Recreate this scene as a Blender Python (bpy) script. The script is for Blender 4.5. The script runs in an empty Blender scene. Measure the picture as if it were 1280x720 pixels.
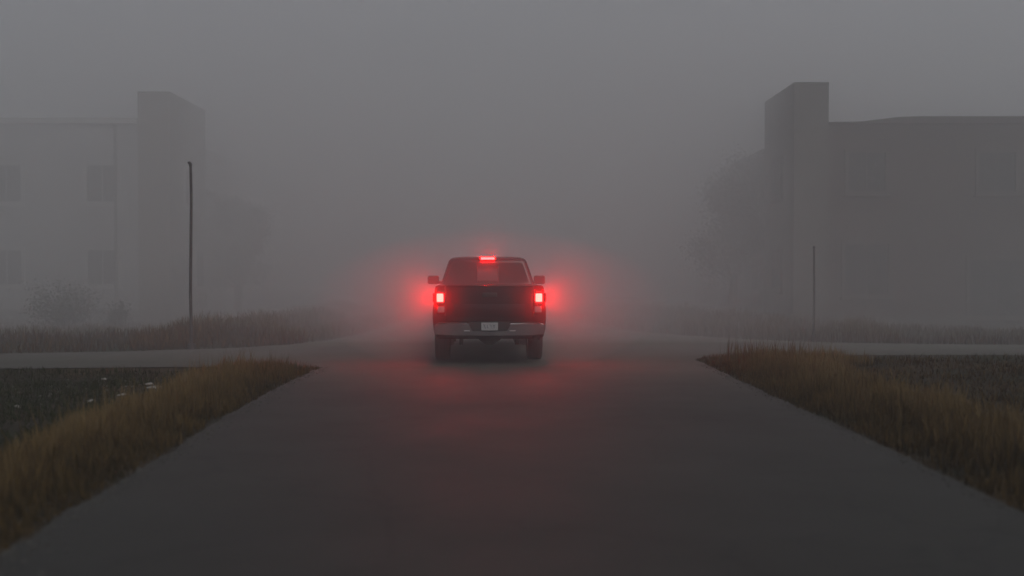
import bpy, bmesh, math, random
from mathutils import Vector, Matrix, noise
from mathutils.geometry import tessellate_polygon
R = math.radians
random.seed(7)
scene = bpy.context.scene
COL = scene.collection

# ------------------------------------------------------------------ helpers
def link(name, me, mats=None, parent=None, loc=None, rot=None):
    o = bpy.data.objects.new(name, me); COL.objects.link(o)
    if mats is not None:
        for m in (mats if isinstance(mats, (list, tuple)) else [mats]): me.materials.append(m)
    if parent is not None: o.parent = parent
    if loc is not None: o.location = loc
    if rot is not None: o.rotation_euler = rot
    return o
def obj(name, bm, mats, parent=None, loc=None, rot=None, smooth=None, recalc=True):
    if recalc: bmesh.ops.recalc_face_normals(bm, faces=bm.faces)
    me = bpy.data.meshes.new(name); bm.to_mesh(me); bm.free()
    if smooth:
        for p in me.polygons: p.use_smooth = True
        me.set_sharp_from_angle(angle=R(smooth))
    return link(name, me, mats, parent, loc, rot)
def tag(o, label=None, cat=None, group=None, kind=None):
    if label: o['label'] = label
    if cat: o['category'] = cat
    if group: o['group'] = group
    if kind: o['kind'] = kind
    return o
def empty(name, loc=(0, 0, 0), rz=0):
    o = bpy.data.objects.new(name, None); COL.objects.link(o)
    o.location = loc; o.rotation_euler = (0, 0, rz); o.empty_display_size = .3
    return o
def box(bm, x0, x1, y0, y1, z0, z1, bev=0, seg=2):
    r = bmesh.ops.create_cube(bm, size=1)
    vs = r['verts']
    for v in vs:
        v.co = Vector(((x0+x1)/2 + v.co.x*(x1-x0), (y0+y1)/2 + v.co.y*(y1-y0), (z0+z1)/2 + v.co.z*(z1-z0)))
    if bev:
        es = list({e for v in vs for e in v.link_edges})
        bmesh.ops.bevel(bm, geom=es, offset=bev, segments=seg, profile=.5, affect='EDGES')
def nbox(*a, **k):
    bm = bmesh.new(); box(bm, *a, **k); return bm
def tube(bm, pts, rads, n=10, caps=True):
    rings = []
    for i, p in enumerate(pts):
        p = Vector(p)
        d = (Vector(pts[min(i+1, len(pts)-1)]) - Vector(pts[max(i-1, 0)])).normalized()
        u = d.cross(Vector((0, 0, 1)))
        if u.length < .05: u = d.cross(Vector((0, 1, 0)))
        u.normalize(); w = d.cross(u)
        r = rads[i] if isinstance(rads, (list, tuple)) else rads
        rings.append([bm.verts.new(p + (u*math.cos(2*math.pi*k/n) + w*math.sin(2*math.pi*k/n))*r) for k in range(n)])
    for a, b in zip(rings, rings[1:]):
        for k in range(n):
            bm.faces.new((a[k], a[(k+1) % n], b[(k+1) % n], b[k]))
    if caps:
        bm.faces.new(rings[0]); bm.faces.new(rings[-1])
def loft(bm, rings, caps=True):
    vr = [[bm.verts.new(p) for p in r] for r in rings]
    n = len(vr[0])
    for a, b in zip(vr, vr[1:]):
        for k in range(n): bm.faces.new((a[k], a[(k+1) % n], b[(k+1) % n], b[k]))
    if caps: bm.faces.new(vr[0]); bm.faces.new(vr[-1])
def lathe_x(bm, prof, n=40, cx=0, cy=0, cz=0):
    # prof: (x, r) revolved about the X axis through (cy, cz)
    rings = []
    for x, r in prof:
        rings.append([bm.verts.new((cx+x, cy+r*math.cos(2*math.pi*k/n), cz+r*math.sin(2*math.pi*k/n))) for k in range(n)])
    for a, b in zip(rings, rings[1:]):
        for k in range(n): bm.faces.new((a[k], a[(k+1) % n], b[(k+1) % n], b[k]))
    bm.faces.new(rings[0]); bm.faces.new(rings[-1])
def panel(corners, thick=.006, rad=.05, out=.003, seg=5):
    """rounded polygon plate through coplanar-ish corners; normal from winding"""
    c = [Vector(p) for p in corners]
    n = (c[1]-c[0]).cross(c[2]-c[1]).normalized()
    pts = []
    m = len(c)
    for i in range(m):
        a, b, d = c[i-1], c[i], c[(i+1) % m]
        r = min(rad, (a-b).length*.45, (d-b).length*.45)
        p0 = b+(a-b).normalized()*r; p1 = b+(d-b).normalized()*r
        for s in range(seg+1):
            t = s/seg
            pts.append(p0*(1-t)**2 + b*2*t*(1-t) + p1*t*t)
    bm = bmesh.new()
    lo = [bm.verts.new(p + n*(out-thick)) for p in pts]
    hi = [bm.verts.new(p + n*out) for p in pts]
    bm.faces.new(hi); bm.faces.new(lo[::-1])
    for k in range(len(pts)):
        j = (k+1) % len(pts); bm.faces.new((lo[k], lo[j], hi[j], hi[k]))
    return bm
def apply_bool(target, cutters):
    tmp = []
    for i, cbm in enumerate(cutters):
        bmesh.ops.recalc_face_normals(cbm, faces=cbm.faces)
        me = bpy.data.meshes.new('cut'); cbm.to_mesh(me); cbm.free()
        co = bpy.data.objects.new('cut', me); COL.objects.link(co)
        co.parent = target.parent; tmp.append(co)
        md = target.modifiers.new('b', 'BOOLEAN'); md.object = co; md.operation = 'DIFFERENCE'; md.solver = 'EXACT'
    bpy.context.view_layer.update()
    dg = bpy.context.evaluated_depsgraph_get()
    me = bpy.data.meshes.new_from_object(target.evaluated_get(dg))
    target.modifiers.clear(); target.data = me
    for co in tmp: bpy.data.objects.remove(co)

# ------------------------------------------------------------------ materials
def mat(name, col, rough=.6, metal=0, var=.0, scale=6., col2=None, bump=0., bscale=40., emit=None, estr=0, spec=.5, coords='Object', detail=5):
    m = bpy.data.materials.new(name); m.use_nodes = True
    nt = m.node_tree; N = nt.nodes; L = nt.links
    b = N['Principled BSDF']
    b.inputs['Roughness'].default_value = rough; b.inputs['Metallic'].default_value = metal
    b.inputs['Specular IOR Level'].default_value = spec
    tc = N.new('ShaderNodeTexCoord')
    n1 = N.new('ShaderNodeTexNoise'); n1.inputs['Scale'].default_value = scale; n1.inputs['Detail'].default_value = detail
    L.new(tc.outputs[coords], n1.inputs['Vector'])
    cr = N.new('ShaderNodeValToRGB')
    c1 = [c*(1-var) for c in col]; c2 = col2 or [min(1, c*(1+var)) for c in col]
    cr.color_ramp.elements[0].position = .32; cr.color_ramp.elements[1].position = .68
    cr.color_ramp.elements[0].color = (*c1, 1); cr.color_ramp.elements[1].color = (*c2, 1)
    L.new(n1.outputs['Fac'], cr.inputs['Fac']); L.new(cr.outputs['Color'], b.inputs['Base Color'])
    if bump:
        n2 = N.new('ShaderNodeTexNoise'); n2.inputs['Scale'].default_value = bscale; n2.inputs['Detail'].default_value = 6
        L.new(tc.outputs[coords], n2.inputs['Vector'])
        bp = N.new('ShaderNodeBump'); bp.inputs['Strength'].default_value = bump; bp.inputs['Distance'].default_value = .02
        L.new(n2.outputs['Fac'], bp.inputs['Height']); L.new(bp.outputs['Normal'], b.inputs['Normal'])
    if emit:
        b.inputs['Emission Color'].default_value = (*emit, 1); b.inputs['Emission Strength'].default_value = estr
    return m
def brick_mat(name, c1, c2, mortar, w=.22, h=.075):
    m = bpy.data.materials.new(name); m.use_nodes = True
    nt = m.node_tree; N = nt.nodes; L = nt.links; b = N['Principled BSDF']
    b.inputs['Roughness'].default_value = .9
    tc = N.new('ShaderNodeTexCoord'); sx = N.new('ShaderNodeSeparateXYZ'); ad = N.new('ShaderNodeMath'); cx = N.new('ShaderNodeCombineXYZ')
    L.new(tc.outputs['Object'], sx.inputs[0]); L.new(sx.outputs['X'], ad.inputs[0]); L.new(sx.outputs['Y'], ad.inputs[1])
    L.new(ad.outputs[0], cx.inputs['X']); L.new(sx.outputs['Z'], cx.inputs['Y'])
    br = N.new('ShaderNodeTexBrick'); L.new(cx.outputs[0], br.inputs['Vector'])
    br.inputs['Color1'].default_value = (*c1, 1); br.inputs['Color2'].default_value = (*c2, 1); br.inputs['Mortar'].default_value = (*mortar, 1)
    br.inputs['Scale'].default_value = 1; br.inputs['Brick Width'].default_value = w; br.inputs['Row Height'].default_value = h
    br.inputs['Mortar Size'].default_value = .008
    n1 = N.new('ShaderNodeTexNoise'); n1.inputs['Scale'].default_value = .6; n1.inputs['Detail'].default_value = 6
    L.new(tc.outputs['Object'], n1.inputs['Vector'])
    mx = N.new('ShaderNodeMixRGB'); mx.blend_type = 'MULTIPLY'; mx.inputs['Fac'].default_value = .7
    cr = N.new('ShaderNodeValToRGB'); cr.color_ramp.elements[0].position = .3; cr.color_ramp.elements[0].color = (.45, .45, .45, 1)
    cr.color_ramp.elements[1].position = .7
    L.new(n1.outputs['Fac'], cr.inputs['Fac']); L.new(br.outputs['Color'], mx.inputs['Color1']); L.new(cr.outputs['Color'], mx.inputs['Color2'])
    L.new(mx.outputs['Color'], b.inputs['Base Color'])
    return m
def emis(name, col, strength):
    m = bpy.data.materials.new(name); m.use_nodes = True
    nt = m.node_tree; N = nt.nodes; L = nt.links
    for n in list(N): N.remove(n)
    e = N.new('ShaderNodeEmission'); o = N.new('ShaderNodeOutputMaterial')
    e.inputs['Color'].default_value = (*col, 1); e.inputs['Strength'].default_value = strength
    L.new(e.outputs[0], o.inputs['Surface'])
    return m

def asphalt_mat():
    m = bpy.data.materials.new('worn_asphalt'); m.use_nodes = True
    nt = m.node_tree; N = nt.nodes; L = nt.links; b = N['Principled BSDF']
    tc = N.new('ShaderNodeTexCoord')
    def nz(scale, det, rough=.55, dist=0):
        n = N.new('ShaderNodeTexNoise'); n.inputs['Scale'].default_value = scale; n.inputs['Detail'].default_value = det
        n.inputs['Roughness'].default_value = rough; n.inputs['Distortion'].default_value = dist
        L.new(tc.outputs['Object'], n.inputs['Vector']); return n
    def ramp(src, p0, c0, p1, c1):
        r = N.new('ShaderNodeValToRGB'); r.color_ramp.elements[0].position = p0; r.color_ramp.elements[1].position = p1
        r.color_ramp.elements[0].color = (*c0, 1); r.color_ramp.elements[1].color = (*c1, 1); L.new(src, r.inputs['Fac']); return r
    big = ramp(nz(.35, 5).outputs['Fac'], .3, (.022, .0215, .0175), .72, (.031, .030, .024))
    fine = ramp(nz(90, 4, .7).outputs['Fac'], .35, (.72, .72, .72), .7, (1.3, 1.3, 1.28))
    mx = N.new('ShaderNodeMixRGB'); mx.blend_type = 'MULTIPLY'; mx.inputs['Fac'].default_value = 1
    L.new(big.outputs['Color'], mx.inputs['Color1']); L.new(fine.outputs['Color'], mx.inputs['Color2'])
    # thin tar-dark cracks
    vo = N.new('ShaderNodeTexVoronoi'); vo.feature = 'DISTANCE_TO_EDGE'; vo.inputs['Scale'].default_value = .42
    dn = nz(1.6, 5); ma = N.new('ShaderNodeVectorMath'); ma.operation = 'MULTIPLY_ADD'
    ma.inputs[1].default_value = (1.2, 1.2, 0)
    L.new(dn.outputs['Color'], ma.inputs[0]); L.new(tc.outputs['Object'], ma.inputs[2]); L.new(ma.outputs[0], vo.inputs['Vector'])
    ck = ramp(vo.outputs['Distance'], .0, (.7, .7, .7), .012, (1, 1, 1))
    m2 = N.new('ShaderNodeMixRGB'); m2.blend_type = 'MULTIPLY'; m2.inputs['Fac'].default_value = 1
    L.new(mx.outputs['Color'], m2.inputs['Color1']); L.new(ck.outputs['Color'], m2.inputs['Color2'])
    # brightness painted into the colour: paler towards the crossing to lift the dark ground
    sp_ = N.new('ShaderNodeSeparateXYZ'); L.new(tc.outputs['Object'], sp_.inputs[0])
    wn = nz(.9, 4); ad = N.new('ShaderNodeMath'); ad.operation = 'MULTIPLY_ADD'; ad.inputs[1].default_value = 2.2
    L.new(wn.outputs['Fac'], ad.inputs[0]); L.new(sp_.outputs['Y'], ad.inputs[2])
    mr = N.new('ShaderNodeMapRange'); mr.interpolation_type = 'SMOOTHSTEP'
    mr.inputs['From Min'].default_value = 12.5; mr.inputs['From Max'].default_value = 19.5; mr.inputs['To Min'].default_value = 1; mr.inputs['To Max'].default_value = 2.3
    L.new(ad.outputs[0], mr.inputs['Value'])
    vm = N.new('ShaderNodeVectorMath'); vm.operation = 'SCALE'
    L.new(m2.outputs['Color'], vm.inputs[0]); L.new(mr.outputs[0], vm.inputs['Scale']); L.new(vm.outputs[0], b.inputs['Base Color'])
    rr = ramp(nz(.8, 4).outputs['Fac'], .3, (.72,)*3, .7, (.82,)*3); L.new(rr.outputs['Color'], b.inputs['Roughness'])
    bp = N.new('ShaderNodeBump'); bp.inputs['Strength'].default_value = .5; bp.inputs['Distance'].default_value = .006
    L.new(nz(160, 3, .7).outputs['Fac'], bp.inputs['Height']); L.new(bp.outputs['Normal'], b.inputs['Normal'])
    return m
def ground_mat():
    m = bpy.data.materials.new('field_soil'); m.use_nodes = True
    nt = m.node_tree; N = nt.nodes; L = nt.links; b = N['Principled BSDF']; b.inputs['Roughness'].default_value = .95
    b.inputs['Specular IOR Level'].default_value = .15
    tc = N.new('ShaderNodeTexCoord')
    a = N.new('ShaderNodeTexNoise'); a.inputs['Scale'].default_value = .45; a.inputs['Detail'].default_value = 7; a.inputs['Roughness'].default_value = .6
    L.new(tc.outputs['Object'], a.inputs['Vector'])
    r = N.new('ShaderNodeValToRGB'); e = r.color_ramp.elements
    e[0].position = .34; e[0].color = (.022, .027, .014, 1); e[1].position = .68; e[1].color = (.060, .040, .022, 1)
    k = r.color_ramp.elements.new(.5); k.color = (.030, .026, .018, 1)
    L.new(a.outputs['Fac'], r.inputs['Fac'])
    f = N.new('ShaderNodeTexNoise'); f.inputs['Scale'].default_value = 14; f.inputs['Detail'].default_value = 5
    L.new(tc.outputs['Object'], f.inputs['Vector'])
    r2 = N.new('ShaderNodeValToRGB'); r2.color_ramp.elements[0].position = .3; r2.color_ramp.elements[0].color = (.5, .5, .5, 1)
    r2.color_ramp.elements[1].position = .7; r2.color_ramp.elements[1].color = (1.4, 1.4, 1.4, 1)
    L.new(f.outputs['Fac'], r2.inputs['Fac'])
    mx = N.new('ShaderNodeMixRGB'); mx.blend_type = 'MULTIPLY'; mx.inputs['Fac'].default_value = 1
    L.new(r.outputs['Color'], mx.inputs['Color1']); L.new(r2.outputs['Color'], mx.inputs['Color2']); L.new(mx.outputs['Color'], b.inputs['Base Color'])
    bp = N.new('ShaderNodeBump'); bp.inputs['Strength'].default_value = .8; bp.inputs['Distance'].default_value = .05
    L.new(f.outputs['Fac'], bp.inputs['Height']); L.new(bp.outputs['Normal'], b.inputs['Normal'])
    return m
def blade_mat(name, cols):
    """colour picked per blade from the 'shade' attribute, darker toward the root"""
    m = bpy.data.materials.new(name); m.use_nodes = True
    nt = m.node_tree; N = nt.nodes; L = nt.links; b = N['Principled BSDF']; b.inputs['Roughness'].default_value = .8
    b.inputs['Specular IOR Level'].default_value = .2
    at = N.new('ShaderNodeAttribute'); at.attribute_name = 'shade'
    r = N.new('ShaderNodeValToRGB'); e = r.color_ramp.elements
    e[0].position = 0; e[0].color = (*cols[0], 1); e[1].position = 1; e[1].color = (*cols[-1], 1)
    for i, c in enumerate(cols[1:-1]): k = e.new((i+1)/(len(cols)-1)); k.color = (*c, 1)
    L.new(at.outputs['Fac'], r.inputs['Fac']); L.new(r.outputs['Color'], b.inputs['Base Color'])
    return m

M = {}
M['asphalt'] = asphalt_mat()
M['ground'] = ground_mat()
M['dry'] = blade_mat('dry_grass', [(.015, .013, .005), (.078, .052, .020), (.15, .100, .042), (.22, .16, .08)])
M['fardry'] = blade_mat('dark_brown_grass', [(.013, .008, .003), (.046, .026, .010), (.080, .046, .018), (.115, .072, .034)])  # dry grass darkened in colour so the far banks show against the fog
M['weed'] = blade_mat('green_weeds', [(.012, .016, .006), (.028, .036, .014), (.05, .05, .022)])
M['leaf'] = blade_mat('shrub_leaves', [(.012, .016, .006), (.025, .032, .012), (.045, .045, .02)])
M['paint'] = mat('dark_car_paint', (.034, .0035, .005), rough=.26, var=.15, scale=3, spec=.3)
M['black'] = mat('black_plastic', (.012, .012, .012), rough=.6, var=.3, scale=20)
M['glass'] = mat('tinted_glass', (.010, .004, .005), rough=.08, var=.2, scale=2, spec=.12)
M['slider'] = mat('slider_glass', (.035, .022, .024), rough=.12, var=.2, scale=2, spec=.25)  # paler colour stands in for fog seen through the cab
M['chrome'] = mat('chrome', (.27, .265, .27), rough=.26, metal=1, var=.12, scale=5)
M['rubber'] = mat('tyre_rubber', (.014, .014, .014), rough=.85, var=.3, scale=12, bump=.3, bscale=60)
M['alloy'] = mat('alloy', (.35, .35, .36), rough=.35, metal=1, var=.1)
M['under'] = mat('rusty_steel', (.022, .017, .014), rough=.8, var=.5, scale=14)
M['redlens'] = mat('red_lens', (.16, .006, .008), rough=.15, var=.2, scale=9)
M['clearlens'] = mat('clear_lens', (.22, .21, .21), rough=.2, var=.1, scale=9)
M['plate'] = mat('plate_white', (.30, .30, .30), rough=.45, var=.1, scale=12)
M['ink'] = mat('plate_ink', (.06, .06, .09), rough=.5, var=.1)
M['lamp'] = emis('brake_light_glow', (1, .0130, .0105), 60)
M['sideglow'] = emis('added_side_glow', (1, .0011, .0011), 820)  # for an added strip that reddens the fog beside the truck
M['lamp3'] = emis('high_brake_light_glow', (1, .0009, .0009), 620)
M['pole'] = mat('weathered_post', (.035, .033, .032), rough=.75, var=.35, scale=5, bump=.3, bscale=30)
M['render'] = mat('pale_render', (.22, .22, .225), rough=.9, var=.18, scale=.7, bump=.2, bscale=25)
M['brickL'] = brick_mat('brown_brick', (.095, .08, .06), (.125, .10, .08), (.13, .12, .11))
M['brickR'] = brick_mat('dark_brick', (.045, .03, .028), (.06, .042, .036), (.065, .06, .058))
M['block'] = brick_mat('grey_block', (.08, .078, .068), (.10, .096, .086), (.09, .09, .084), .42, .2)
M['trim'] = mat('window_trim', (.27, .27, .265), rough=.7, var=.1, scale=4)
M['dimtrim'] = mat('brown_trim', (.06, .052, .048), rough=.8, var=.1, scale=4)
M['pane'] = mat('dark_pane', (.015, .016, .018), rough=.2, var=.25, scale=1.2)
M['roof'] = mat('roof_felt', (.05, .05, .05), rough=.9, var=.3, scale=3)
M['stone'] = mat('pale_stone', (.21, .20, .18), rough=.85, var=.25, scale=9, bump=.4, bscale=25)
M['gravel'] = mat('gravel', (.075, .07, .062), rough=.9, var=.5, scale=18)
M['bark'] = mat('bark', (.03, .024, .018), rough=.9, var=.3, scale=12)

# ------------------------------------------------------------------ setting: ground and roads
def hgt(x, y):
    """ground height: level at the roads, low banks and dips elsewhere"""
    d = road_dist(x, y)
    t = max(0., min(1., d/1.2)); t = t*t*(3-2*t)
    n = noise.fractal(Vector((x*.28, y*.28, 3.1)), 1.0, 2.0, 4)
    h = .07*n + .03*noise.noise(Vector((x*1.7, y*1.7, 0)))
    if y > 19: h += .10*min(1, d/3) + .50*math.exp(-((d-1.9)/1.3)**2)*math.exp(-(x/7.5)**2)
    elif x < -4: h -= .10*min(1, (-4-x)/1.5)
    return t*h
# outline of the asphalt: x limits of the main road near and far, y limits of the cross street
def xl(y): return -3.28 + .36*max(0., min(1., (10.5-y)/5)) + .04*math.sin(y*.8)
def xr(y): return 3.46 + .05*max(0., min(1., (9-y)/3)) + .04*math.sin(y*.7+1)
FARL = [(-3.30, 60), (-3.35, 45), (-3.50, 36), (-3.62, 32), (-3.78, 28), (-4.0, 25.2), (-4.4, 23.2), (-5.0, 21.7), (-6.0, 20.7), (-8.0, 19.8), (-10.5, 19.2), (-16, 18.8), (-30, 18.4), (-120, 18.0)]
FARR = [(1.7, 60), (1.85, 45), (1.95, 36), (2.1, 32), (2.5, 29), (3.4, 26.4), (4.5, 24.7), (5.7, 23.4), (7.2, 22.3), (9.5, 21.8), (12, 21.5), (20, 21.3), (40, 21.3), (120, 21.3)]
NEARL = [(-120, 15.2), (-40, 15.8), (-16, 16.1), (-8.7, 16.25), (-5.2, 16.55), (-4.0, 16.65), (-3.55, 16.3), (-3.3, 15.6)]
NEARR = [(3.44, 16.9), (3.42, 17.8), (3.65, 18.45), (4.4, 18.8), (5.5, 18.9), (9, 18.95), (16, 18.9), (40, 18.8), (120, 18.8)]
def dens(pts, step, jit, seed):
    rs = random.Random(seed); out = []
    for (x0, y0), (x1, y1) in zip(pts, pts[1:]):
        L_ = math.hypot(x1-x0, y1-y0)
        far = min(abs(x0), abs(x1)) > 25 or min(y0, y1) > 44
        n = max(1, int(L_/(step*(12 if far else 1))))
        for i in range(n):
            t = i/n; x = x0+(x1-x0)*t; y = y0+(y1-y0)*t
            nx, ny = -(y1-y0)/L_, (x1-x0)/L_
            a = jit*(noise.noise(Vector((x*1.3, y*1.3, seed))) + .5*noise.noise(Vector((x*5, y*5, seed+5))) + .25*rs.uniform(-1, 1))
            out.append((x+nx*a, y+ny*a))
    out.append(pts[-1]); return out
near_l = [(xl(y), y) for y in [-12+i*.8 for i in range(35)] if y < 15.4]
near_r = [(xr(y), y) for y in [-12+i*.8 for i in range(36)] if y < 16.8]
OUT = dens(near_l[::1] , .07, .055, 1)                      # up the left edge
OUT_L = dens(NEARL[::-1], .12, .05, 2)
OUT_FL = dens(FARL[::-1], .12, .06, 3)
OUT_FR = dens(FARR, .12, .06, 4)
OUT_R = dens(NEARR[::-1], .12, .05, 5)
OUT_NR = dens(near_r[::-1], .07, .055, 6)
outline = OUT + OUT_L + OUT_FL + OUT_FR + OUT_R + OUT_NR
coarse = near_l[::3] + NEARL[::-1] + FARL[::-1] + FARR + NEARR[::-1] + near_r[::-3]
def inside(x, y, poly):
    c = False; j = len(poly)-1
    for i in range(len(poly)):
        xi, yi = poly[i]; xj, yj = poly[j]
        if (yi > y) != (yj > y) and x < (xj-xi)*(y-yi)/(yj-yi)+xi: c = not c
        j = i
    return c
def seg_d(x, y, a, b):
    dx, dy = b[0]-a[0], b[1]-a[1]; l2 = dx*dx+dy*dy
    t = max(0, min(1, ((x-a[0])*dx+(y-a[1])*dy)/l2)) if l2 else 0
    return math.hypot(x-a[0]-t*dx, y-a[1]-t*dy)
def road_dist(x, y):
    if inside(x, y, coarse): return 0
    return min(seg_d(x, y, coarse[i], coarse[i-1]) for i in range(len(coarse)))

# ground: fine grid near, big skirt to the horizon - one sheet
def axis(lo, hi, step, ext):
    a = []; v = lo
    while v < hi+1e-6: a.append(v); v += step
    pre = [-e for e in ext[::-1]]; return [p for p in pre if p < lo-1] + a + [e for e in ext if e > hi+1]
xs = axis(-22, 22, .4, [26, 34, 50, 80, 150, 400, 1500]); ys = axis(-4, 46, .4, [52, 64, 90, 150, 300, 700, 2500])
ys = [y for y in ys if y >= -4]; ys = [-400, -60, -20, -9] + ys
bm = bmesh.new(); grid = []
for y in ys:
    grid.append([bm.verts.new((x, y, (hgt(x, y) if abs(x) < 30 and -10 < y < 60 else 0))) for x in xs])
for j in range(len(ys)-1):
    for i in range(len(xs)-1):
        bm.faces.new((grid[j][i], grid[j][i+1], grid[j+1][i+1], grid[j+1][i]))
g = obj('ground', bm, M['ground'], smooth=60); tag(g, kind='structure')
bm = bmesh.new()
vs = [bm.verts.new((x, y, .012)) for x, y in outline]
for t in tessellate_polygon([[Vector((x, y, 0)) for x, y in outline]]):
    try: bm.faces.new([vs[i] for i in t])
    except ValueError: pass
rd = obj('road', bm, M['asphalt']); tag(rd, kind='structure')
if rd.data.polygons[0].normal.z < 0: rd.data.flip_normals()

# ------------------------------------------------------------------ grass (stuff)
def grass(name, spots, material, label, cat, seed=1, bend=.35):
    rs = random.Random(seed)
    V = []; F = []; S = []
    for (x, y, h, w, s) in spots:
        z = hgt(x, y) - .01
        a = rs.uniform(0, 2*math.pi); dx, dy = math.cos(a), math.sin(a)
        la = rs.uniform(0, 2*math.pi); lm = rs.random()*bend*h
        lx, ly = math.cos(la)*lm, math.sin(la)*lm
        k = len(V)
        V += [(x-dx*w, y-dy*w, z), (x+dx*w, y+dy*w, z),
              (x-dx*w*.8+lx*.3, y-dy*w*.8+ly*.3, z+h*.55), (x+dx*w*.8+lx*.3, y+dy*w*.8+ly*.3, z+h*.55), (x+lx, y+ly, z+h)]
        F += [(k, k+1, k+3, k+2), (k+2, k+3, k+4)]
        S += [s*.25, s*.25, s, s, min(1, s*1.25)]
    me = bpy.data.meshes.new(name); me.from_pydata(V, [], F)
    at = me.attributes.new('shade', 'FLOAT', 'POINT'); at.data.foreach_set('value', S)
    o = link(name, me, material); tag(o, label, cat, kind='stuff'); return o
rs = random.Random(11)
def strip_spots(inner, outer, y0, y1, n, h0, h1, w=.004, tall=.04):
    out = []
    while len(out) < n:
        y = rs.uniform(y0, y1); xi, xo = inner(y), outer(y)
        x = rs.uniform(min(xi, xo), max(xi, xo))
        t = abs(x-xi)/max(.01, abs(xo-xi))
        cl = noise.noise(Vector((x*1.6, y*1.6, 8)))*.5+.5
        if rs.random() > .35+cl: continue
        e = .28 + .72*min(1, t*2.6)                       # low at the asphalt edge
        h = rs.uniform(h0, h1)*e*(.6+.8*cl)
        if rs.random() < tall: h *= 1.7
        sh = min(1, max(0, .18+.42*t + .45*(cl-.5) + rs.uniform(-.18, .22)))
        out.append((x, y, h, w*rs.uniform(.6, 1.4), sh))
    return out
def edge_noise(y, s): return .12*noise.noise(Vector((y*.9, s, 0))) + .05*noise.noise(Vector((y*4, s, 3)))
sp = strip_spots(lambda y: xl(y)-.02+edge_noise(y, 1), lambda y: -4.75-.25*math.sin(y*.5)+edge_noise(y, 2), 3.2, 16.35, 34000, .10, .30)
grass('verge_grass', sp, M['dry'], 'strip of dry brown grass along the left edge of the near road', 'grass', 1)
sp = strip_spots(lambda y: xr(y)+.02+edge_noise(y, 3), lambda y: 5.35+.3*math.sin(y*.4)+edge_noise(y, 4), 4.0, 16.8, 40000, .10, .32)
sp += strip_spots(lambda y: 3.47+max(0, y-18)*.45, lambda y: 6.3, 16.6, 18.6, 5000, .10, .26)
for i in range(160):                                       # tall dry stalks by the corner
    x = rs.uniform(3.9, 5.4); y = rs.uniform(16.6, 18.4)
    sp.append((x, y, rs.uniform(.32, .52), .006, rs.uniform(.15, .5)))
for i in range(220):
    x = 4.55+rs.gauss(0, .12); y = 12.2+rs.gauss(0, .25); sp.append((x, y, rs.uniform(.25, .48), .005, rs.uniform(.1, .45)))
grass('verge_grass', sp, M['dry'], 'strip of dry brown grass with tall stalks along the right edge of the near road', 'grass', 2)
def field(n, x0, x1, y0, y1, h0, h1, w, keep, smin=.0, smax=.6):
    out = []; tries = 0
    while len(out) < n and tries < n*8:
        tries += 1
        x = rs.uniform(x0, x1); y = rs.uniform(y0, y1)
        if not keep(x, y): continue
        cl = noise.noise(Vector((x*.9, y*.9, 2)))*.5+.5
        if rs.random() > cl*1.5: continue
        if inside(x, y, coarse): continue
        out.append((x, y, rs.uniform(h0, h1)*(.5+cl), w*rs.uniform(.6, 1.4), rs.uniform(smin, smax)*(.5+cl)))
    return out
sp = field(26000, -10.5, -4.4, 7, 16.2, .02, .11, .006, lambda x, y: y < 16.1-max(0, (-4.6-x))*.02 and (x < -5.0 or y < 15))
grass('lot_weeds', sp, M['weed'], 'thin low green weeds over the dark muddy lot left of the road', 'weeds', 3, .8)
sp = field(18000, 5.0, 14, 8, 18.6, .03, .12, .007, lambda x, y: True, 0, .35)
grass('field_grass', sp, M['dry'], 'short dark dead grass in the field right of the near road', 'grass', 4, .8)
sp = field(26000, -22, -3.3, 18.5, 34, .08, .27, .010, lambda x, y: road_dist(x, y) > .05 and (x > -10.6 or y < 27.5), .1, .75)
grass('verge_grass', sp, M['fardry'], 'rough brown grass on the far side of the left cross street', 'grass', 5, .6)
sp2 = field(9000, -8, -3.5, 19.5, 33, .18, .42, .010, lambda x, y: .05 < road_dist(x, y) < 2.6, .35, .95)
grass('verge_grass', sp2, M['fardry'], 'taller brown grass at the far left corner of the crossing, edge of the road beyond', 'grass', 7, .6)
sp2 = field(9000, 1.9, 9, 21.5, 34, .18, .42, .010, lambda x, y: .05 < road_dist(x, y) < 2.4, .35, .95)
grass('verge_grass', sp2, M['fardry'], 'taller brown grass at the far right corner of the crossing, edge of the road beyond', 'grass', 8, .6)
sp = field(26000, 1.9, 22, 21.2, 34, .08, .26, .010, lambda x, y: road_dist(x, y) > .05 and (x < 8.2 or y < 24.5), .1, .75)
grass('verge_grass', sp, M['fardry'], 'rough brown grass on the far side of the right cross street', 'grass', 6, .6)

# gravel crumbs at the ragged asphalt edge
def gravel(name, pts, label, seed):
    r_ = random.Random(seed); bm = bmesh.new()
    for (x, y, s) in pts:
        z = max(.012, hgt(x, y)) if road_dist(x, y) == 0 else hgt(x, y)
        mtx = Matrix.Translation((x, y, z+s*.2)) @ Matrix.Rotation(r_.uniform(0, 6.3), 4, 'Z') @ Matrix.Diagonal((s, s*r_.uniform(.6, .9), s*.5, 1))
        r = bmesh.ops.create_icosphere(bm, subdivisions=1, radius=.5, matrix=mtx)
        for v in r['verts']: v.co += Vector([r_.uniform(-.12, .12)*s for _ in range(3)])
    o = obj(name, bm, M['gravel']); tag(o, label, 'gravel', kind='stuff')
pts = []
for i in range(1500):
    y = 3.5+13*rs.random()**1.5; pts.append((xl(y)+rs.gauss(.05, .09), y, rs.uniform(.008, .028)))
for i in range(500):
    y = rs.uniform(3.4, 5.8); pts.append((xl(y)+rs.gauss(-.1, .18), y, rs.uniform(.01, .035)))
gravel('edge_gravel', pts, 'loose gravel crumbs along the left edge of the near road', 2)
pts = []
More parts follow.
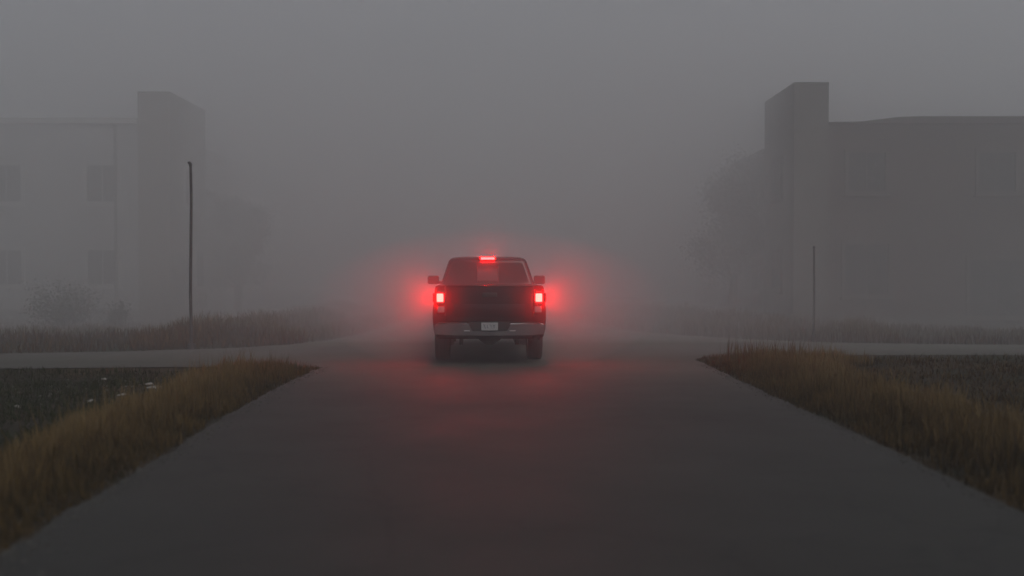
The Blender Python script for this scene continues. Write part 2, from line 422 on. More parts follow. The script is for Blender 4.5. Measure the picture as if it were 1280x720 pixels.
for i in range(1100):
    y = 6+11*rs.random(); pts.append((xr(y)+rs.gauss(-.04, .07), y, rs.uniform(.008, .026)))
gravel('edge_gravel', pts, 'loose gravel crumbs along the right edge of the near road', 3)
pts = [(rs.gauss(-6.2, .8), rs.gauss(14.4, .8), rs.uniform(.02, .06)) for _ in range(260)]
gravel('lot_gravel', [p for p in pts if road_dist(p[0], p[1]) > .1], 'scattered grey gravel in the muddy lot beside the left street', 4)
# pale flat stones lying in the lot
def px(x, y, z=0.0, D=None):
    """(pixel of the 1280x720 photo) -> ground point seen there"""
    D = D or 1200*(1.65-z)/(y-340); return (x-640)*D/1200, D
for (u, v, w, lab) in [(193, 479, .26, 'largest pale flat stone in the muddy lot, nearest the grass strip'),
                       (186, 475, .17, 'pale flat stone just behind the largest one in the muddy lot'),
                       (113, 494, .16, 'pale stone lying alone in the middle of the muddy lot'),
                       (130, 468, .12, 'small pale stone near the edge of the left cross street'),
                       (152, 486, .15, 'dull pale stone between the lone stone and the grass strip'),
                       (21, 501, .12, 'small pale stone in the weeds at the far left of the lot')]:
    x, y = px(u, v); r_ = random.Random(u); bm = bmesh.new()
    r = bmesh.ops.create_icosphere(bm, subdivisions=2, radius=.5)
    for q in bm.verts:
        d = 1+.28*noise.noise(q.co*2.3+Vector((u, 0, 0))); q.co = Vector((q.co.x*w*d, q.co.y*w*.7*d, max(-.2, q.co.z)*.05*d))
    o = obj('flat_stone', bm, M['stone'], loc=(x, y, hgt(x, y)+.015), rot=(0, 0, r_.uniform(-.5, .5)), smooth=50); tag(o, lab, 'stone', 'pale stones in the muddy lot')

# ------------------------------------------------------------------ poles
r0 = empty('lamp_post', (-6.80, 20.35, 0)); r0.name = 'metal_post'
z0 = hgt(-6.83, 20.35)
bm = bmesh.new()
tube(bm, [(0, 0, z0-.15), (-.015, 0, 1.2), (.0, 0, 2.4), (.01, 0, 3.2), (.0, 0, 3.92)], [.033, .032, .030, .028, .026], 14)
obj('shaft', bm, M['pole'], r0, smooth=40)
bm = bmesh.new(); tube(bm, [(.0, 0, 3.90), (-.005, 0, 3.94), (-.03, 0, 3.965), (-.055, 0, 3.955)], [.032, .034, .03, .022], 12)
obj('end_cap', bm, M['pole'], r0, smooth=60)
bm = bmesh.new(); tube(bm, [(0, 0, z0-.05), (0, 0, z0+.12), (0, 0, z0+.14)], [.085, .085, .05], 14); obj('base_collar', bm, M['pole'], r0, smooth=30)
tag(r0, 'tall thin dark post with a bent tip beside the left cross street', 'post')
r1 = empty('thin_post', (7.09, 22.55, 0)); z0 = hgt(7.09, 22.55)
bm = bmesh.new(); tube(bm, [(0, 0, z0-.15), (.012, 0, 1.1), (0, 0, 2.22)], [.027, .025, .022], 10); obj('shaft', bm, M['pole'], r1, smooth=40)
bm = bmesh.new(); tube(bm, [(0, 0, 2.22), (0, 0, 2.25), (0, 0, 2.262)], [.03, .03, .012], 10); obj('end_cap', bm, M['pole'], r1, smooth=30)
tag(r1, 'short thin dark post beyond the right cross street in front of the brick building', 'post')

# ------------------------------------------------------------------ buildings
def window(parent, cx, y, z0, z1, w, face='y', sgn=-1, tm='trim'):
    """framed window on a wall; face 'y' = wall facing the camera, 'x' = wall facing the street (sgn = outward x)"""
    h = z1-z0
    def bx(bm, u0, u1, d0, d1, a, b, bev=0):
        if face == 'y': box(bm, cx+u0, cx+u1, y-d1, y-d0, a, b, bev)
        else: box(bm, min(y+sgn*d0, y+sgn*d1), max(y+sgn*d0, y+sgn*d1), cx+u0, cx+u1, a, b, bev)
    bm = bmesh.new(); t = .09
    bx(bm, -w/2-t, -w/2, -.05, .05, z0-t, z1+t); bx(bm, w/2, w/2+t, -.05, .05, z0-t, z1+t)
    bx(bm, -w/2, w/2, -.05, .048, z1, z1+t); bx(bm, -w/2, w/2, -.05, .048, z0-t, z0)
    bx(bm, -.012, .012, .009, .02, z0, z1)
    f = obj('window', bm, M[tm], parent)
    bm = bmesh.new(); bx(bm, -w/2, w/2, -.04, .008, z0, z1); obj('pane', bm, M['pane'], f)
    bm = bmesh.new(); bx(bm, -w/2-t-.05, w/2+t+.05, .0, .11, z0-t-.06, z0-t-.004, .008); obj('sill', bm, M[tm], f)
def wall_with_edges(x0, x1, y0, y1, z1, m, parent, name='wall'):
    return obj(name, nbox(x0, x1, y0, y1, -.3, z1), m, parent)

Y1 = 28.0
bl = empty('apartment_building', (-10.4, Y1, 0)); bl.location = (0, 0, 0)
wall_with_edges(-30, -10.85, Y1, Y1+12, 5.95, M['render'], bl)
obj('parapet', nbox(-30.1, -10.86, Y1-.12, Y1+.25, 5.952, 6.13, bev=.02), M['trim'], bl)
obj('roof', nbox(-30, -10.86, Y1+.26, Y1+12, 5.952, 6.02), M['roof'], bl)
obj('corner_tower', nbox(-10.85, -9.92, Y1-.1, 31.15, -.3, 6.82), M['brickL'], bl)
obj('corner_coping', nbox(-10.86, -9.91, Y1-.11, 31.16, 6.822, 6.88, bev=.015), M['brickL'], bl)
obj('plinth', nbox(-30, -10.86, Y1-.05, Y1, -.3, .55), M['block'], bl)
s = Y1/1200
for u in (-349, -230, -111, 9, 129):
    window(bl, (u-640)*s, Y1, 1.65-(252-340)*s, 1.65-(207-340)*s, 38*s)
    window(bl, (u-640)*s, Y1, 1.65-(355-340)*s, 1.65-(313-340)*s, 38*s)
for (yy) in (29.5,):
    window(bl, yy, -9.92, 3.7, 4.8, .8, 'x', 1); window(bl, yy, -9.92, 1.2, 2.3, .8, 'x', 1)
bm = bmesh.new(); tube(bm, [((147-640)*s, Y1-.12, 5.9), ((147-640)*s, Y1-.12, 0.0)], .045, 10); obj('downpipe', bm, M['pole'], bl)
# the pipe runs beside the window column
bl.children[-1].location.x = .32
tag(bl, 'pale rendered two storey building with a raised brown corner tower, left of the road', 'building')

def row_house(X, y0, y1, depth, h, m, sg, lab, grp, pitched=True):
    """street-side house receding along the main road; sg=-1 left of road, +1 right"""
    b = empty('row_house', (0, 0, 0))
    x0, x1 = (X-depth, X) if sg < 0 else (X, X+depth)
    he = h-.9 if pitched else h
    wall_with_edges(x0, x1, y0, y1, he, m, b)
    bm = bmesh.new()
    if pitched:
        mid = (x0+x1)/2
        prof = [(x0-.2, he-.05), (x1+.2, he-.05), (x1+.2, he+.04), (mid, h+.04), (x0-.2, he+.04)]
        loft(bm, [[(p[0], yy, p[1]) for p in prof] for yy in (y0-.15, y1+.15)])
    else:
        box(bm, x0-.1, x1+.1, y0-.08, y1+.08, he+.002, he+.14, .02)
    obj('roof', bm, M['roof'], b)
    n = max(1, int((y1-y0)/2.6))
    for k in range(n):
        c = y0+(k+.5)*(y1-y0)/n
        window(b, c, X, 1.1, 2.1, .85, 'x', -sg)
        if he > 4.2: window(b, c, X, 3.0, 3.95, .85, 'x', -sg)
    if pitched:
        obj('chimney', nbox((x0+x1)/2-.3, (x0+x1)/2+.3, (y0+y1)/2-.3, (y0+y1)/2+.3, h-.4, h+.7, bev=.02), m, b)
    tag(b, lab, 'house', grp); return b
row_house(-10.3, 31.9, 40.0, 6, 5.2, M['block'], -1, 'dim grey house just behind the pale building on the left side of the road', 'houses fading into the fog')
row_house(-11.4, 43.5, 53.0, 6, 4.0, M['brickL'], -1, 'low house farthest down the left side of the road, almost lost in fog', 'houses fading into the fog', False)

Y2 = 25.0
br = empty('brick_building')
s = Y2/1200
wall_with_edges(8.195, 30, Y2, Y2+13, 5.5, M['brickR'], br)
bm = bmesh.new()   # coping that steps down toward the corner tower
loft(bm, [[(x, Y2-.1, 5.502), (x, Y2+.3, 5.502), (x, Y2+.3, zt), (x, Y2-.1, zt)] for x, zt in ((8.205, 5.53), (9.0, 5.54), (10.0, 5.66), (10.6, 5.68), (30, 5.68))])
obj('parapet', bm, M['brickR'], br)
obj('corner_tower', nbox(7.30, 8.19, Y2-.1, 27.8, -.3, 6.5), M['block'], br)
obj('corner_coping', nbox(7.29, 8.20, Y2-.11, 27.81, 6.502, 6.56, bev=.015), M['block'], br)
obj('roof', nbox(8.2, 30, Y2+.31, Y2+13, 5.502, 5.56), M['roof'], br)
obj('plinth', nbox(8.2, 30, Y2-.06, Y2, -.3, .5), M['block'], br)
for (u0, u1, v0, v1) in [(1056, 1110, 305, 368), (1212, 1284, 325, 395), (1395, 1460, 325, 395)]:
    window(br, ((u0+u1)/2-640)*s, Y2, 1.65-(v1-340)*s, 1.65-(v0-340)*s, (u1-u0)*s, tm='dimtrim')
for u in (1082, 1245, 1420):
    window(br, (u-640)*s, Y2, 3.75, 4.75, .95, tm='dimtrim')
for yy in (26.4,):
    window(br, yy, 7.30, 3.7, 4.7, .8, 'x', -1, 'dimtrim'); window(br, yy, 7.30, 1.2, 2.2, .8, 'x', -1, 'dimtrim')
tag(br, 'dark brick two storey building with a raised grey corner tower, right of the road', 'building')
row_house(7.6, 28.3, 35.0, 6, 5.2, M['block'], 1, 'flat roofed grey house behind the dark brick building on the right', 'houses fading into the fog', False)
row_house(8.3, 36.4, 42, 6, 5.2, M['brickR'], 1, 'faint brick house farthest down the right side of the road', 'houses fading into the fog')

# ------------------------------------------------------------------ shrubs
def shrub(x, y, w, h, lab, seed, n=2600, top=0):
    r_ = random.Random(seed); root = empty('shrub', (x, y, hgt(x, y)))
    bm = bmesh.new(); tips = []
    for k in range(13):
        a = r_.uniform(0, 6.28); sp_ = r_.uniform(.1, .5)*w; hh = h*r_.uniform(.55, .98)
        p = [(0, 0, -.05), (math.cos(a)*sp_*.35, math.sin(a)*sp_*.35, hh*.45), (math.cos(a)*sp_, math.sin(a)*sp_, hh)]
        tube(bm, p, [.022, .014, .005], 6); tips += [p[1], p[2], tuple((p[1][i]+p[2][i])/2 for i in range(3))]
    obj('stem', bm, M['bark'], root)
    V = []; F = []; S = []
    for i in range(n):
        c = r_.choice(tips); sg = .16*w
        p = Vector((c[0]+r_.gauss(0, sg), c[1]+r_.gauss(0, sg), max(.03, c[2]*r_.uniform(.55, 1.05)+r_.gauss(0, .07*h))))
        u = Vector((r_.gauss(0, 1), r_.gauss(0, 1), r_.gauss(0, 1))).normalized(); v = u.orthogonal().normalized()
        l_ = r_.uniform(.025, .06); k = len(V)
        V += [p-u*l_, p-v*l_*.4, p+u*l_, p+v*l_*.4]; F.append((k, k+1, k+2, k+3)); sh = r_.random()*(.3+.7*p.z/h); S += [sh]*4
    me = bpy.data.meshes.new('foliage'); me.from_pydata(V, [], F)
    at = me.attributes.new('shade', 'FLOAT', 'POINT'); at.data.foreach_set('value', S)
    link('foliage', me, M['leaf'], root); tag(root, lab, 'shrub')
shrub(-12.0, 25.6, 1.5, 1.34, 'leafy dark shrub with a spreading top in front of the pale building', 3)
shrub(-10.55, 25.6, .55, .8, 'small upright bush right of the larger shrub by the pale building', 5, 700)

def tree(x, y, h, w, lab, seed, n=20000):
    r_ = random.Random(seed); root = empty('tree', (x, y, hgt(x, y)))
    bm = bmesh.new(); tips = []
    tube(bm, [(0, 0, -.1), (.05, .03, h*.3), (-.04, .02, h*.6), (.02, 0, h*.9)], [.15, .12, .07, .02], 10)
    for k in range(22):
        a = k*2.4+r_.uniform(-.3, .3); z0 = h*r_.uniform(.22, .75); L_ = w*.5*r_.uniform(.6, 1)*(1.15-z0/h)
        e = (math.cos(a)*L_, math.sin(a)*L_, z0+h*r_.uniform(.10, .24)); m_ = (e[0]*.5, e[1]*.5, z0+(e[2]-z0)*.35)
        tube(bm, [(0, 0, z0), m_, e], [.05, .03, .008], 6); tips += [e, e, m_, ((e[0]+m_[0])/2, (e[1]+m_[1])/2, (e[2]+m_[2])/2)]
    tips += [(0, 0, h*.9), (0, 0, h*.8)]
    obj('trunk', bm, M['bark'], root)
    V = []; F = []; S = []
    for i in range(n):
        c = r_.choice(tips); sg = .095*w
        p = Vector((c[0]+r_.gauss(0, sg), c[1]+r_.gauss(0, sg), max(.4, c[2]+r_.gauss(0, .05*h))))
        u = Vector((r_.gauss(0, 1), r_.gauss(0, 1), r_.gauss(0, 1))).normalized(); v = u.orthogonal().normalized()
        l_ = r_.uniform(.025, .055); k = len(V)
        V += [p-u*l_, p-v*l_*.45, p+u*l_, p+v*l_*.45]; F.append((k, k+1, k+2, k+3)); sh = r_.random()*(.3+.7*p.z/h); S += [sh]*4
    me = bpy.data.meshes.new('crown'); me.from_pydata(V, [], F)
    at = me.attributes.new('shade', 'FLOAT', 'POINT'); at.data.foreach_set('value', S)
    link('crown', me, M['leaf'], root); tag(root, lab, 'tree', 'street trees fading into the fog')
tree(-9.0, 31.4, 4.1, 2.6, 'hazy leafy tree beside the brown corner tower on the left', 21)
tree(6.75, 29.4, 5.1, 2.7, 'hazy leafy tree beside the grey corner tower of the dark brick building', 22)
tree(-11.0, 42.5, 4.2, 4.0, 'faint broad tree farther down the left side of the road, nearly lost in fog', 23)

# ------------------------------------------------------------------ pickup truck
T = empty('pickup_truck', (-.44, 18.0, .012), R(2.3))
tag(T, 'dark pickup truck seen from behind with red brake lights on, in the foggy crossing', 'pickup truck')
def prof(hw, top, zs, bulge=0):
    # closed ring in (x, z): left bottom -> left top -> right top -> right bottom
    L_ = zs
    right = [(x*hw, z) for x, z in L_]
    return right
SIDE = [(.90, .46), (.955, .50), (.985, .62), (1.0, .80), (1.0, .98), (.985, 1.06), (.975, 1.2), (.965, 1.32), (.95, 1.385), (.92, 1.40)]
def ring(y, k=1., top=None, crown=0., zlow=None):
    pts = []
    for x, z in SIDE:
        zz = z
        if top is not None: zz = .46+(z-.46)*(top-.46)/(1.40-.46)
        pts.append((x*k, y, zz))
    tp = pts[-1][2]
    up = [(pts[-1][0]*t, y, tp+crown*(1-t*t)) for t in (.66, .33, 0, -.33, -.66)]
    return pts + up + [(-x, yy, z) for x, yy, z in pts[::-1]]
# bed
bm = bmesh.new(); loft(bm, [ring(-1.10, .985), ring(-1.07), ring(.3), ring(.84)])
bed = obj('cargo_bed', bm, M['paint'], T)
c1 = nbox(-.80, .80, -1.3, .78, .86, 1.9)
c2 = bmesh.new(); lathe_x(c2, [(-1.2, .485), (-.60, .485)], 36, 0, 0, .40)
c3 = bmesh.new(); lathe_x(c3, [(.60, .485), (1.2, .485)], 36, 0, 0, .40)
apply_bool(bed, [c1, c2, c3])
for o in (bed,):
    for p in o.data.polygons: p.use_smooth = True
    o.data.set_sharp_from_angle(angle=R(28))
# cab lower body and hood
bm = bmesh.new()
loft(bm, [ring(.865, 1, 1.40), ring(1.2, 1.0, 1.40), ring(2.6, 1.0, 1.37), ring(3.15, .995, 1.28, .03), ring(3.5, .99, 1.24, .06), ring(4.1, .98, 1.2, .06), ring(4.42, .95, 1.15, .05), ring(4.55, .90, 1.02, .02)])
body = obj('body', bm, M['paint'], T)
c2 = bmesh.new(); lathe_x(c2, [(-1.2, .485), (-.60, .485)], 36, 0, 3.57, .40)
c3 = bmesh.new(); lathe_x(c3, [(.60, .485), (1.2, .485)], 36, 0, 3.57, .40)
apply_bool(body, [c2, c3])
for p in body.data.polygons: p.use_smooth = True
body.data.set_sharp_from_angle(angle=R(30))
# greenhouse
def rrect(x, y0, y1, z, rad, crown=0, n=6):
    pts = []
    cs = [(x-rad, y1-rad, 0), (-x+rad, y1-rad, 90), (-x+rad, y0+rad, 180), (x-rad, y0+rad, 270)]
    for cx, cy, a0 in cs:
        for k in range(n+1):
            a = R(a0+90*k/n); pts.append((cx+rad*math.cos(a), cy+rad*math.sin(a), z))
    return pts
def lev(z):
    t = (z-1.36)/(1.84-1.36)
    return (.935-.155*t, .90+.19*t, 3.35-.62*t)       # half width, rear y, front y
bm = bmesh.new(); rr = []
for z in (1.36, 1.5, 1.68, 1.84): w_, a_, b_ = lev(z); rr.append(rrect(w_, a_, b_, z, .09))
w_, a_, b_ = lev(1.84)
for dz, ins in ((.035, .018), (.065, .05), (.088, .11), (.10, .20), (.108, .34)): rr.append(rrect(w_-ins, a_+ins*.9, b_-ins*1.3, 1.84+dz, .10))
loft(bm, rr); cab = obj('cab', bm, M['paint'], T, smooth=40)
def rear_pt(x, z):
    w_, a_, b_ = lev(z); return (x, a_, z)
rw = panel([rear_pt(-.82, 1.415), rear_pt(.82, 1.415), rear_pt(.685, 1.825), rear_pt(-.685, 1.825)], rad=.07, out=.004)
rear = obj('rear_window', rw, M['glass'], T)
obj('sliding_pane', panel([rear_pt(-.20, 1.46), rear_pt(.20, 1.46), rear_pt(.19, 1.70), rear_pt(-.19, 1.70)], rad=.02, out=.009, thick=.004), M['slider'], rear)
for xx in (-.215, .205):
    w0 = rear_pt(0, 1.43)[1]; w1 = rear_pt(0, 1.76)[1]
    bm = bmesh.new(); tube(bm, [(xx+.005, w0-.008, 1.43), (xx+.005, w1-.008, 1.76)], .007, 6)
    obj('divider', bm, M['black'], rear)
def side_pt(sg, y, z): w_, a_, b_ = lev(z); return (sg*w_, y, z)
for sg in (-1, 1):
    for (ya, yb, yc, yd) in ((1.05, 2.0, 1.95, 1.24), (2.08, 3.05, 2.58, 2.06)):
        c = [side_pt(sg, ya, 1.43), side_pt(sg, yb, 1.43), side_pt(sg, yc, 1.80), side_pt(sg, yd, 1.80)]
        if sg < 0: c = c[::-1]
        obj('side_window', panel(c, rad=.05, out=.004), M['glass'], T)
def fr_pt(x, z): w_, a_, b_ = lev(z); return (x, b_, z)
obj('windscreen', panel([fr_pt(.80, 1.42), fr_pt(-.80, 1.42), fr_pt(-.68, 1.82), fr_pt(.68, 1.82)], rad=.07, out=.004), M['glass'], T)
# doors: slightly proud skins with handles
for sg in (-1, 1):
    for (ya, yb) in ((.93, 1.98), (2.02, 3.05)):
        bm = bmesh.new()
        zz = [(.975, .60), (1.0, .80), (1.0, .98), (.985, 1.06), (.975, 1.2), (.965, 1.32)]
        n = []
        for yy in (ya, yb):
            n.append([bm.verts.new((sg*(x+.006), yy, z)) for x, z in zz]); 
        for i in range(len(zz)-1): bm.faces.new((n[0][i], n[1][i], n[1][i+1], n[0][i+1]))
        bmesh.ops.solidify(bm, geom=bm.faces[:], thickness=.02)
        d = obj('door', bm, M['paint'], T, smooth=30)
        bm = bmesh.new(); yh = ya+.22
        tube(bm, [(sg*.985, yh, 1.17), (sg*1.035, yh, 1.175), (sg*1.045, yh+.06, 1.175), (sg*1.045, yh+.16, 1.175), (sg*1.035, yh+.22, 1.175), (sg*.985, yh+.22, 1.17)], .016, 8)
        obj('handle', bm, M['paint'], d, smooth=50)
# tailgate
bm = bmesh.new(); box(bm, -.765, .765, -1.155, -1.085, .765, 1.385, .018, 3)
tg = obj('tailgate', bm, M['paint'], T, smooth=35)
bm = bmesh.new(); box(bm, -.76, .76, -1.175, -1.09, 1.372, 1.402, .012, 3); obj('spoiler_lip', bm, M['paint'], tg, smooth=35)
bm = bmesh.new(); box(bm, -.62, .62, -1.163, -1.150, .845, 1.075, .006, 2); obj('pressed_panel', bm, M['paint'], tg, smooth=35)
bm = bmesh.new(); box(bm, -.13, .13, -1.168, -1.150, 1.20, 1.275, .008, 2)
h_ = obj('handle', bm, M['black'], tg, smooth=35)
# tail lamps
for sg in (-1, 1):
    a, b = (.775, .925)
    x0, x1 = (a, b) if sg > 0 else (-b, -a)
    L0 = obj('tail_lamp', nbox(x0, x1, -1.150, -1.06, .90, 1.31, bev=.02), M['redlens'], T, smooth=35)
    x0, x1 = (.778, .938) if sg > 0 else (-.938, -.778)
    bm = bmesh.new(); box(bm, x0, x1, -1.215, -1.10, 1.090, 1.103, .003); box(bm, x0, x1, -1.20, -1.10, 1.272, 1.286, .003)  # lips added to block lamp light from the road just behind the bumper
    xa, xb = sorted((sg*.776, sg*.788)); box(bm, xa, xb, -1.198, -1.10, 1.1031, 1.2719)
    obj('light_shield', bm, M['black'], L0)
    x0, x1 = (.81, .926) if sg > 0 else (-.926, -.81)
    obj('brake_light', nbox(x0, x1, -1.166, -1.105, 1.115, 1.26, bev=.012), M['lamp'], L0, smooth=50)
    x0, x1 = (.955, .990) if sg > 0 else (-.990, -.955)
    ml = obj('side_glow_strip', nbox(x0, x1, -1.148, -1.03, 1.125, 1.255), M['sideglow'], L0)  # added glowing strip, out of sight, widens the red halo sideways
    xa, xb = (.925, .994) if sg > 0 else (-.994, -.925)
    obj('strip_cover', nbox(xa, xb, -1.165, -1.1485, 1.11, 1.268, bev=.004), M['redlens'], L0)  # cap added to hide the glowing strip from behind
    al = bpy.data.lights.new('tail_lamp_bulb', 'AREA'); al.shape = 'RECTANGLE'; al.size = .105; al.size_y = .135
    al.energy = 7; al.color = (1, .0025, .0025); al.spread = R(108)
    ao = bpy.data.objects.new('tail_lamp_bulb', al); COL.objects.link(ao); ao.parent = L0
    ao.location = (sg*.87, -1.172, 1.1875); ao.rotation_euler = (R(-90), 0, 0)
    x0, x1 = (.79, .915) if sg > 0 else (-.915, -.79)
    obj('reversing_light', nbox(x0, x1, -1.160, -1.13, .925, 1.035, bev=.012), M['clearlens'], L0, smooth=50)
hb = obj('high_brake_lamp', nbox(-.22, .22, 1.06, 1.20, 1.875, 1.935, bev=.015), M['redlens'], T, smooth=35)
obj('brake_light', nbox(-.135, .135, 1.045, 1.075, 1.885, 1.928, bev=.008), M['lamp3'], hb, smooth=50)
# bumper
def extr_xz(poly, y0, y1, bow=0, bev=0):
    bm = bmesh.new()
    a = [bm.verts.new((x, y0+bow*x*x, z)) for x, z in poly]; b = [bm.verts.new((x, y1, z)) for x, z in poly]
    bm.faces.new(a); bm.faces.new(b[::-1])
    for i in range(len(poly)):
        j = (i+1) % len(poly); bm.faces.new((a[i], a[j], b[j], b[i]))
    if bev:
        bmesh.ops.bevel(bm, geom=[e for e in bm.edges if all(v in a for v in e.verts)], offset=bev, segments=3, affect='EDGES')
    return bm
wing = [(.36, .737), (.65, .74), (.93, .735), (.965, .70), (.97, .60), (.94, .545)]
poly = [(-.62, .532), (0, .53), (.62, .532)] + wing[::-1] + [(.31, .597), (0, .597), (-.31, .597)] + [(-x, z) for x, z in wing]
bmp = obj('bumper', extr_xz(poly, -1.30, -1.02, .07, .012), M['chrome'], T, smooth=40)
for sg in (-1, 1):
    x0, x1 = sorted((sg*.40, sg*.9))
    obj('step_pad', nbox(x0, x1, -1.25, -1.07, .738, .75, bev=.004), M['black'], bmp)
    x0, x1 = sorted((sg*.345, sg*.45)); obj('tow_hole_trim', nbox(x0, x1, -1.302, -1.27, .606, .622, bev=.004), M['plate'], bmp)
obj('plate_recess', nbox(-.37, .37, -1.16, -1.06, .56, .765), M['black'], T)
pl = obj('licence_plate', nbox(-.145, .145, -1.205, -1.19, .615, .75, bev=.004), M['plate'], T)
bm = bmesh.new()       # worn, unreadable characters
def stroke(pts, r=.006):
    tube(bm, [(x, -1.207, z) for x, z in pts], r, 5)
stroke([(-.095, .715), (-.075, .65)]); stroke([(-.115, .715), (-.095, .715)]); stroke([(-.04, .71), (-.04, .66), (-.015, .66)]); stroke([(.0, .71), (.025, .71), (.025, .66)])
stroke([(.06, .715), (.078, .688), (.095, .715)]); stroke([(.078, .688), (.078, .655)])
obj('plate_characters', bm, M['ink'], pl)
# underside
obj('lower_valance', extr_xz([(-.74, .495), (-.24, .48), (.24, .48), (.74, .495), (.80, .534), (-.80, .534)], -1.2, -1.0), M['black'], T)
obj('tow_hitch', extr_xz([(-.23, .482), (-.06, .355), (.06, .355), (.23, .482)], -1.16, -1.02), M['under'], T)
bm = bmesh.new(); tube(bm, [(-.72, 0, .42), (-.2, 0, .42), (-.12, -.02, .42), (0, -.04, .42), (.12, -.02, .42), (.2, 0, .42), (.72, 0, .42)], [.035, .04, .08, .10, .08, .04, .035], 14)
obj('rear_axle', bm, M['under'], T, smooth=50)
for sg, xx in ((-1, -.50), (1, .50)):
    bm = bmesh.new(); box(bm, xx-.035, xx+.035, -.72, -.66, .33, .56, .006); box(bm, xx-.03, xx+.03, -.7, .7, .35, .385, .006)
    obj('leaf_spring', bm, M['under'], T)
bm = bmesh.new(); box(bm, -.65, -.60, -.5, -.45, .37, .56, .006); obj('bracket', bm, M['under'], T)
bm = bmesh.new()
for sg in (-1, 1): box(bm, sg*.42-.04, sg*.42+.04, -1.0, 4.3, .48, .6)
box(bm, -.42, .42, -.95, -.87, .50, .58); box(bm, -.42, .42, .5, .58, .5, .58); box(bm, -.6, .6, 1.0, 3.2, .46, .5)
obj('chassis', bm, M['under'], T)
bm = bmesh.new(); tube(bm, [(.60, .6, .50), (.60, -.3, .56), (.70, -.75, .50), (.80, -1.13, .485), (.86, -1.21, .485)], [.03, .03, .032, .038, .04], 12, caps=False)
obj('exhaust_pipe', bm, M['chrome'], T, smooth=50)
# wheels
def wheel(sg, y):
    root = empty('wheel', (0, 0, 0)); root.parent = T; root.location = (sg*.855, y, .405)
    bm = bmesh.new()
    lathe_x(bm, [(-.10, .26), (-.135, .30), (-.138, .36), (-.125, .392), (-.10, .402), (-.062, .405), (-.058, .396), (-.048, .396), (-.044, .406), (-.005, .406), (-.003, .397), (.003, .397), (.005, .406),
                 (.044, .406), (.048, .396), (.058, .396), (.062, .405), (.10, .402), (.125, .392), (.138, .36), (.135, .30), (.10, .26)], 56)
    obj('tyre', bm, M['rubber'], root, smooth=35)
    bm = bmesh.new(); s_ = sg
    lathe_x(bm, [(-.11, .262), (.02, .255), (.02, .07), (.06, .06), (.075, .03), (.078, .0001)], 32)
    lathe_x(bm, [(.02, .262), (.112, .264), (.115, .25), (.10, .245), (.022, .24)], 40)
    for k in range(6):
        r = bmesh.ops.create_cube(bm, size=1, matrix=Matrix.Rotation(k*math.pi/3, 4, 'X') @ Matrix.Translation((.065, 0, .15)) @ Matrix.Diagonal((.035, .055, .2, 1)))
    rim = obj('rim', bm, M['alloy'], root, smooth=35)
    if sg < 0: rim.scale.x = -1
for sg in (-1, 1):
    for y in (0, 3.57): wheel(sg, y)
# mirrors
for sg in (-1, 1):
    bm = bmesh.new(); x0, x1 = sorted((sg*1.03, sg*1.275))
    box(bm, x0, x1, 2.83, 2.95, 1.375, 1.56, .04, 4)
    mr = obj('side_mirror', bm, M['black'], T, smooth=50)
    bm = bmesh.new(); tube(bm, [(sg*.93, 2.92, 1.40), (sg*1.0, 2.91, 1.41), (sg*1.08, 2.90, 1.42)], [.035, .03, .03], 8); obj('mirror_arm', bm, M['black'], mr, smooth=50)
    x0, x1 = sorted((sg*1.055, sg*1.25)); obj('mirror_glass', nbox(x0, x1, 2.822, 2.835, 1.40, 1.54, bev=.005), M['glass'], mr)

# ------------------------------------------------------------------ fog, sky, light
def fog_volume(name, bm, dens, g, label):
    fm = bpy.data.materials.new(name+'_volume'); fm.use_nodes = True
    nt = fm.node_tree
    for n in list(nt.nodes): nt.nodes.remove(n)
    v = nt.nodes.new('ShaderNodeVolumeScatter'); out = nt.nodes.new('ShaderNodeOutputMaterial')
    v.inputs['Color'].default_value = (.984, .988, .994, 1); v.inputs['Density'].default_value = dens; v.inputs['Anisotropy'].default_value = g
    nt.links.new(v.outputs[0], out.inputs['Volume'])
    o = obj(name, bm, fm); tag(o, label, 'fog', kind='stuff'); return o
def bank(y0, lean, top, half, y1=418):
    """fog bank whose front face leans away from the near road"""
    bm = bmesh.new(); prof = [(y0, -.5), (y1, -.5), (y1, top), (y0+lean*top, top)]
    loft(bm, [[(x, y, z) for y, z in prof] for x in (-half, half)]); return bm
def puff(c, rad):
    bm = bmesh.new(); bmesh.ops.create_icosphere(bm, subdivisions=4, radius=1)
    for v in bm.verts: v.co = Vector((c[0]+v.co.x*rad[0], c[1]+v.co.y*rad[1], c[2]+v.co.z*rad[2]))
    return bm
fog_volume('fog', nbox(-260, 260, -160, 420, -.6, 20), .0042, .1, 'thin fog hanging over the whole crossing')
fog_volume('fog_bank', bank(17.3, .5, 19.5, 255), .042, .1, 'fog bank rolling over the cross street and the front of the pickup truck')
fog_volume('fog_bank', bank(22.0, .12, 19, 250), .155, .6, 'dense grey fog bank swallowing the houses and the road beyond')
fog_volume('halo_wisp', puff((-.4, 16.75, 1.12), (3.1, .78, 1.25)), .10, .4, 'wisp of thick fog added to spread the red glow of the pickup truck tail lamps')  # puff added to strengthen the halo round the lamps

w = bpy.data.worlds.new('World'); scene.world = w; w.use_nodes = True
nt = w.node_tree; bg = nt.nodes['Background']
sky = nt.nodes.new('ShaderNodeTexSky'); sky.sky_type = 'NISHITA'; sky.sun_disc = False
SUN_EL, SUN_ROT = R(48), R(150)
sky.sun_elevation = SUN_EL; sky.sun_rotation = SUN_ROT; sky.dust_density = 4; sky.air_density = 1
hs = nt.nodes.new('ShaderNodeHueSaturation'); hs.inputs['Saturation'].default_value = .78
nt.links.new(sky.outputs[0], hs.inputs['Color'])
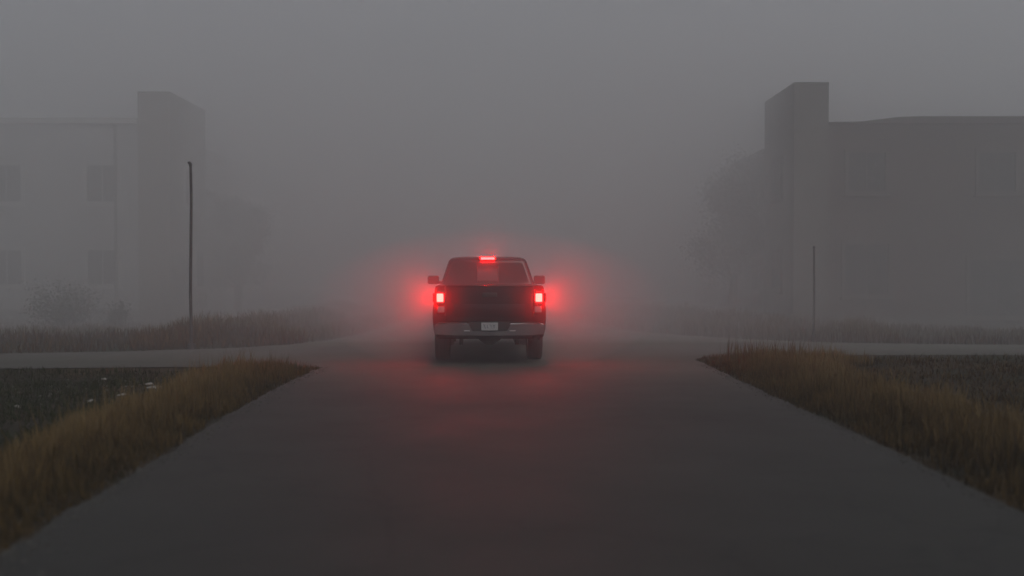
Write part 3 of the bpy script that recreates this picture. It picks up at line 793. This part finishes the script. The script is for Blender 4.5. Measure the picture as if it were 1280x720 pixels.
# overcast luminance: the zenith is about three times as bright as the horizon
tc = nt.nodes.new('ShaderNodeTexCoord'); sx = nt.nodes.new('ShaderNodeSeparateXYZ'); mr = nt.nodes.new('ShaderNodeMapRange')
mr.inputs['From Min'].default_value = 0; mr.inputs['From Max'].default_value = 1; mr.inputs['To Min'].default_value = .36; mr.inputs['To Max'].default_value = 1
nt.links.new(tc.outputs['Generated'], sx.inputs[0]); nt.links.new(sx.outputs['Z'], mr.inputs['Value'])
vm = nt.nodes.new('ShaderNodeVectorMath'); vm.operation = 'SCALE'
tn = nt.nodes.new('ShaderNodeVectorMath'); tn.operation = 'MULTIPLY'; tn.inputs[1].default_value = (.945, .995, 1.02)
nt.links.new(hs.outputs[0], tn.inputs[0]); nt.links.new(tn.outputs[0], vm.inputs[0]); nt.links.new(mr.outputs[0], vm.inputs['Scale']); nt.links.new(vm.outputs[0], bg.inputs['Color'])
bg.inputs['Strength'].default_value = .088
sl = bpy.data.lights.new('sun', 'SUN'); sl.energy = .5; sl.angle = R(25); sl.color = (1, .98, .96)
so = bpy.data.objects.new('sun', sl); COL.objects.link(so)
sd = Vector((math.sin(SUN_ROT)*math.cos(SUN_EL), math.cos(SUN_ROT)*math.cos(SUN_EL), math.sin(SUN_EL)))
so.rotation_euler = sd.to_track_quat('Z', 'Y').to_euler(); so.location = (0, 0, 60)

# ------------------------------------------------------------------ camera
cd = bpy.data.cameras.new('camera'); cam = bpy.data.objects.new('camera', cd); COL.objects.link(cam)
cd.sensor_width = 36; cd.lens = 33.75; cd.clip_end = 5000; cd.clip_start = .05
cam.location = (0, 0, 1.65); cam.rotation_euler = (R(90-.955), 0, 0)
cd.dof.use_dof = True; cd.dof.focus_distance = 17.0; cd.dof.aperture_fstop = .62
scene.camera = cam
scene.view_settings.view_transform = 'Standard'; scene.view_settings.look = 'None'; scene.view_settings.exposure = 0
c = scene.cycles
c.use_denoising = True; c.denoiser = 'OPENIMAGEDENOISE'
c.max_bounces = 10; c.volume_bounces = 6; c.diffuse_bounces = 3; c.glossy_bounces = 3; c.transmission_bounces = 2
c.use_light_tree = True; c.sample_clamp_indirect = 4; c.sample_clamp_direct = 0
